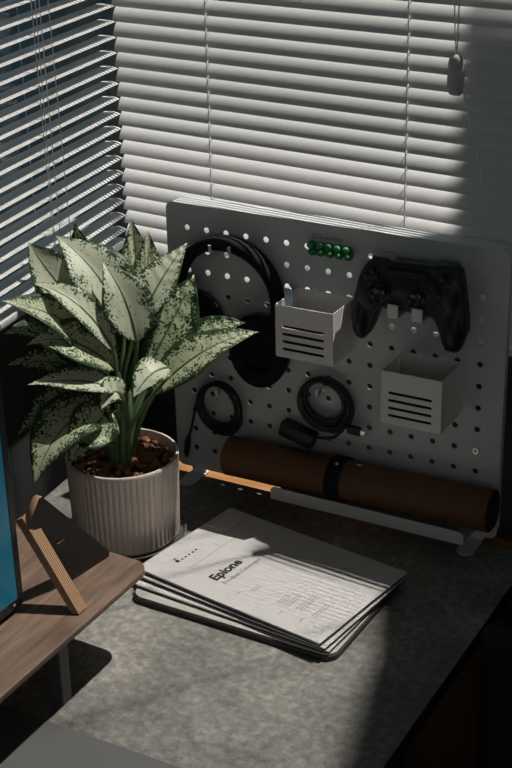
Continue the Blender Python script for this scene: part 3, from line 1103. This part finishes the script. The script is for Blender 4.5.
def strip(bms, x0, y0, x1, y1):
    b = bmesh.new()
    n = 12
    pr = []
    for i in range(n + 1):
        if abs(x1 - x0) > abs(y1 - y0):
            x = x0 + (x1 - x0) * i / n
            pr.append((b.verts.new(page(x, y0)), b.verts.new(page(x, y1))))
        else:
            y = y0 + (y1 - y0) * i / n
            pr.append((b.verts.new(page(x0, y)), b.verts.new(page(x1, y))))
    for p, q in zip(pr, pr[1:]):
        b.faces.new((p[0], p[1], q[1], q[0]))
    bms.append(b)
L1 = []
x0, y0 = page_of(189, 569); x1, y1 = page_of(228, 545)
strip(L1, x0, y0, min(PW - .15, x0 + 4.6), y0 + .025)
strip(L1, x1 - .3, y0 - .42, x1 - .275, y0)
obj('cover_rule', join(L1), M['greyink'], cat)
# the small script-like logo by the spine: a curl and dots
L2 = []
x0, y0 = page_of(178, 563.5)
for k, (dx, w, h) in enumerate(((0, .16, .20), (.28, .1, .08), (.50, .12, .08), (.74, .1, .09), (.96, .13, .08), (1.2, .1, .1))):
    strip(L2, x0 + dx, y0 - h, x0 + dx + w, y0)
strip(L2, x0 + .05, y0 - .32, x0 + .22, y0 - .26)
obj('cover_logo', join(L2), M['ink'], cat)
# illegible small print, as fine bars
def fine(u, v, rows, w, gap=.13, h=.032):
    x, y = page_of(u, v)
    for r in range(rows):
        L3 = []
        strip(L3, x, y + r * gap, x + w * (1 - .25 * (r % 3 == 2)), y + r * gap + h)
        obj('small_print', join(L3), M['greyink'], cat)
fine(276, 603, 3, .75); fine(283, 607, 2, 1.1); fine(296, 609, 3, 1.2); fine(312, 616, 2, 1.0)
fine(250, 591, 2, .6); fine(236, 595, 1, .3); fine(278, 614, 1, .3); fine(299, 622, 1, .3)
fine(206, 525, 2, 1.2); fine(222, 534, 2, 1.4); fine(300, 541, 1, .3)

# ------------------------------------------------------------------ monitor riser, monitor, plywood stand
ZR = -3.75
rs = thing('monitor_riser', (-5, -24, ZD), 'walnut monitor shelf with a rounded corner raised above the desk', 'shelf')
pts = [(-10.2, -12.7), (-9.2, -37), (-1.22, -37)]
cxr, cyr, rr = -1.92, -13.66, .70
pts += [(cxr + rr * math.cos(D(a)), cyr + rr * math.sin(D(a))) for a in range(0, 79, 13)]
m = Matrix.Translation(Vector((0, 0, ZR - .13)))
obj('shelf_board', plate(pts[::-1], [], .26, m, .03), M['walnut'], rs)
for x, y in ((-2.45, -17.6), (-9.2, -15.5), (-2.45, -34), (-8.6, -34)):
    obj('leg', bx((x - .33, y - .28, ZD), (x + .33, y + .28, ZR - .26), .04), M['leg'], rs)

mo = thing('monitor', (-4.6, -27, ZR), 'black-framed monitor with a lit teal screen on the walnut shelf', 'monitor')
XM, YM = -3.72, -17.6
b = bmesh.new()
z0, z1 = -3.5, 6.95
box(b, (XM - .55, YM - 19, z0), (XM - .04, YM, z1), .06)
obj('housing', b, M['bezel'], mo)
b = bmesh.new()
for lo, hi in (((XM - .05, YM - .30, z0), (XM, YM, z1)), ((XM - .05, YM - 19, z0), (XM, YM - 18.7, z1)), ((XM - .05, YM - 18.7, z0), (XM, YM - .30, z0 + .35)), ((XM - .05, YM - 18.7, z1 - .3), (XM, YM - .30, z1))):
    box(b, lo, hi, .015)
obj('bezel', b, M['bezel'], mo)
obj('screen', bx((XM - .045, YM - 18.7, z0 + .35), (XM - .025, YM - .30, z1 - .3)), M['screen'], mo)
b = bmesh.new()
box(b, (XM - 2.6, YM - 13, ZR), (XM + 1.2, YM - 6.5, ZR + .2), .06)
box(b, (XM - 1.4, YM - 10.6, ZR + .2), (XM - .55, YM - 8.8, z0 + 4), .06)
obj('stand', b, M['bezel'], mo)
b = bmesh.new()
disc_shape(b, (XM, YM - .55, z0 + .17), (1, 0, 0), [(.06, 0), (.06, .02), (0, .03)], 12)
obj('power_light', b, M['weight'], mo)

ws = thing('wooden_stand', (-3.2, -14.9, ZR), 'small plywood tablet stand standing on the end of the walnut shelf', 'stand')
# upright plate: triangle in a near-vertical plane
def onz(u, v, z):
    d = right * ((u - 256) / F) + down * ((v - 384) / F) + fwd
    return CAM + d * ((z - CAM.z) / d.z)
P0 = onz(107, 555, ZR); 
Q = onz(62, 584, ZR)
ex = (Q - P0); ex.z = 0; LN = ex.length; ex.normalize()
nz = ex.cross(UP).normalized()
mt = frame_mat(P0, ex, UP, nz)
def in_plate(u, v):
    d = right * ((u - 256) / F) + down * ((v - 384) / F) + fwd
    p = CAM + d * ((P0 - CAM).dot(nz) / d.dot(nz))
    q = p - P0
    return q.dot(ex), q.z
apex = in_plate(37, 497)
slot = [in_plate(*q) for q in ((52, 541), (60, 535), (63, 537), (55, 543))]
cor = in_plate(27, 521)
tri = [(.06, 0), (LN, 0), cor, (apex[0] + .05, apex[1]), (apex[0] - .12, apex[1]), (0, .22)]
cxs = sum(q[0] for q in slot) / 4; czs = sum(q[1] for q in slot) / 4
b = plate(tri, [slot], .30, mt)
for f in b.faces:
    f.normal_update()
    f.material_index = 1 if abs(f.normal.dot(nz)) > .8 else 0
obj('side_plate', b, [M['ply_edge'], M['ply_face']], ws)
# leaning bar, plies seen on its upper edge
lo_ = onz(80.5, 612, ZR); hi_ = Vector((-4.05, lo_.y, 0)); d_ = right * ((24 - 256) / F) + down * ((516 - 384) / F) + fwd; hi_ = CAM + d_ * ((lo_.y - CAM.y) / d_.y)
ez = (hi_ - lo_).normalized(); ey = Vector((0, 1, 0)); exx = ey.cross(ez).normalized()
LB = (hi_ - lo_).length
mt = frame_mat(lo_, exx, ey, ez)
b = bmesh.new()
vs = box(b, (-.26, -.24, .0), (.12, .30, LB), .015, mt)
for v in b.verts:
    if v.co.z < ZR + .02:
        v.co.z = max(v.co.z, ZR)
obj('leaning_bar', b, M['ply'], ws)

# ------------------------------------------------------------------ dark chair to the right of the desk
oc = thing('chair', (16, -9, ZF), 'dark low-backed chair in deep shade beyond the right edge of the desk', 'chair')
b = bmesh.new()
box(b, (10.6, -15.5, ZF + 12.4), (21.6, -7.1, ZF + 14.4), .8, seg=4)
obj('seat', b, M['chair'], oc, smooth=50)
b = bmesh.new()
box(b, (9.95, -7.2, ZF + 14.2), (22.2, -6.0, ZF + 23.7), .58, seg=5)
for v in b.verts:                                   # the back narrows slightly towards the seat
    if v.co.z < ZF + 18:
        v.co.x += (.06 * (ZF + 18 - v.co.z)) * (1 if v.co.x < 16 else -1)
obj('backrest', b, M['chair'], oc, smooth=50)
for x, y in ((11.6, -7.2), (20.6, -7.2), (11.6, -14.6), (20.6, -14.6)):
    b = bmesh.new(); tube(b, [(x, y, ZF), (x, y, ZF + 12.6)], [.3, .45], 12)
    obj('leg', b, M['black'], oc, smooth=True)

# ------------------------------------------------------------------ outside and light
SUN = Vector((-.27, -.365, -1.)).normalized()
def back_along(x, z, drop=52.):
    return Vector((x + .27 * drop, 1.7 + .365 * drop, z + drop))
prof = [(5.2, 14.8), (11.6, 15.2), (15.0, 23.4), (21.9, 42.6), (45, 62), (70, 62)]  # unseen sun blocker, outlined to put its shadow edge on blind and desk
pp = [back_along(x, z) for x, z in prof]
poly = [(p.x, p.z) for p in pp] + [(pp[-1].x, ZF - 40), (pp[0].x, ZF - 40)]
m = XZ.copy(); m.translation = Vector((0, pp[0].y, 0))
struct(obj('exterior_sun_blocker', plate(poly, [], .6, m), M['render']))

sun = bpy.data.lights.new('sun', 'SUN')
sun.energy = 9.5; sun.angle = D(.8); sun.color = (1., .95, .89)
so_ = bpy.data.objects.new('sun', sun); col.objects.link(so_)
so_.rotation_euler = SUN.to_track_quat('-Z', 'Y').to_euler()

# added weak fill light behind the camera, set in a made-up window frame
f = bmesh.new()
for x0, x1, z0, z1 in ((24, 25.5, -2, 42), (60, 61.5, -2, 42), (25.5, 60, -2, -.5), (25.5, 60, 40.5, 42)):
    box(f, (x0, -76.1, z0), (x1, -75.2, z1), .08)
struct(obj('fill_light_frame', f, M['wframe']))
cl = bpy.data.lights.new('added_front_fill', 'AREA')
cl.shape = 'RECTANGLE'; cl.size = 34.5 * S; cl.size_y = 41 * S; cl.energy = 2.5; cl.color = (.95, 1., .98)
clo = bpy.data.objects.new('added_front_fill', cl); col.objects.link(clo)
clo.location = W((42.75, -75.6, 20)); clo.rotation_euler = (D(90), 0, 0)

w = bpy.data.worlds.new('world'); bpy.context.scene.world = w; w.use_nodes = True
nt = w.node_tree; bg = nt.nodes['Background']
tc = nt.nodes.new('ShaderNodeTexCoord'); sp = nt.nodes.new('ShaderNodeSeparateXYZ')
nt.links.new(tc.outputs['Generated'], sp.inputs[0])
rp = nt.nodes.new('ShaderNodeValToRGB')
rp.color_ramp.elements[0].position = .45; rp.color_ramp.elements[0].color = (.010, .018, .022, 1)
rp.color_ramp.elements[1].position = .75; rp.color_ramp.elements[1].color = (.10, .15, .18, 1)
mr = nt.nodes.new('ShaderNodeMapRange'); mr.inputs['From Min'].default_value = -1
nt.links.new(sp.outputs[2], mr.inputs['Value']); nt.links.new(mr.outputs[0], rp.inputs[0])
nt.links.new(rp.outputs[0], bg.inputs['Color']); bg.inputs['Strength'].default_value = 1.3

sc = bpy.context.scene
sc.view_settings.view_transform = 'Standard'
sc.view_settings.look = 'None'
sc.view_settings.exposure = 0
sc.view_settings.gamma = 1
sc.view_settings.use_curve_mapping = False
sc.cycles.max_bounces = 10
sc.cycles.diffuse_bounces = 6
sc.cycles.transparent_max_bounces = 12
sc.cycles.caustics_reflective = False
sc.cycles.caustics_refractive = False
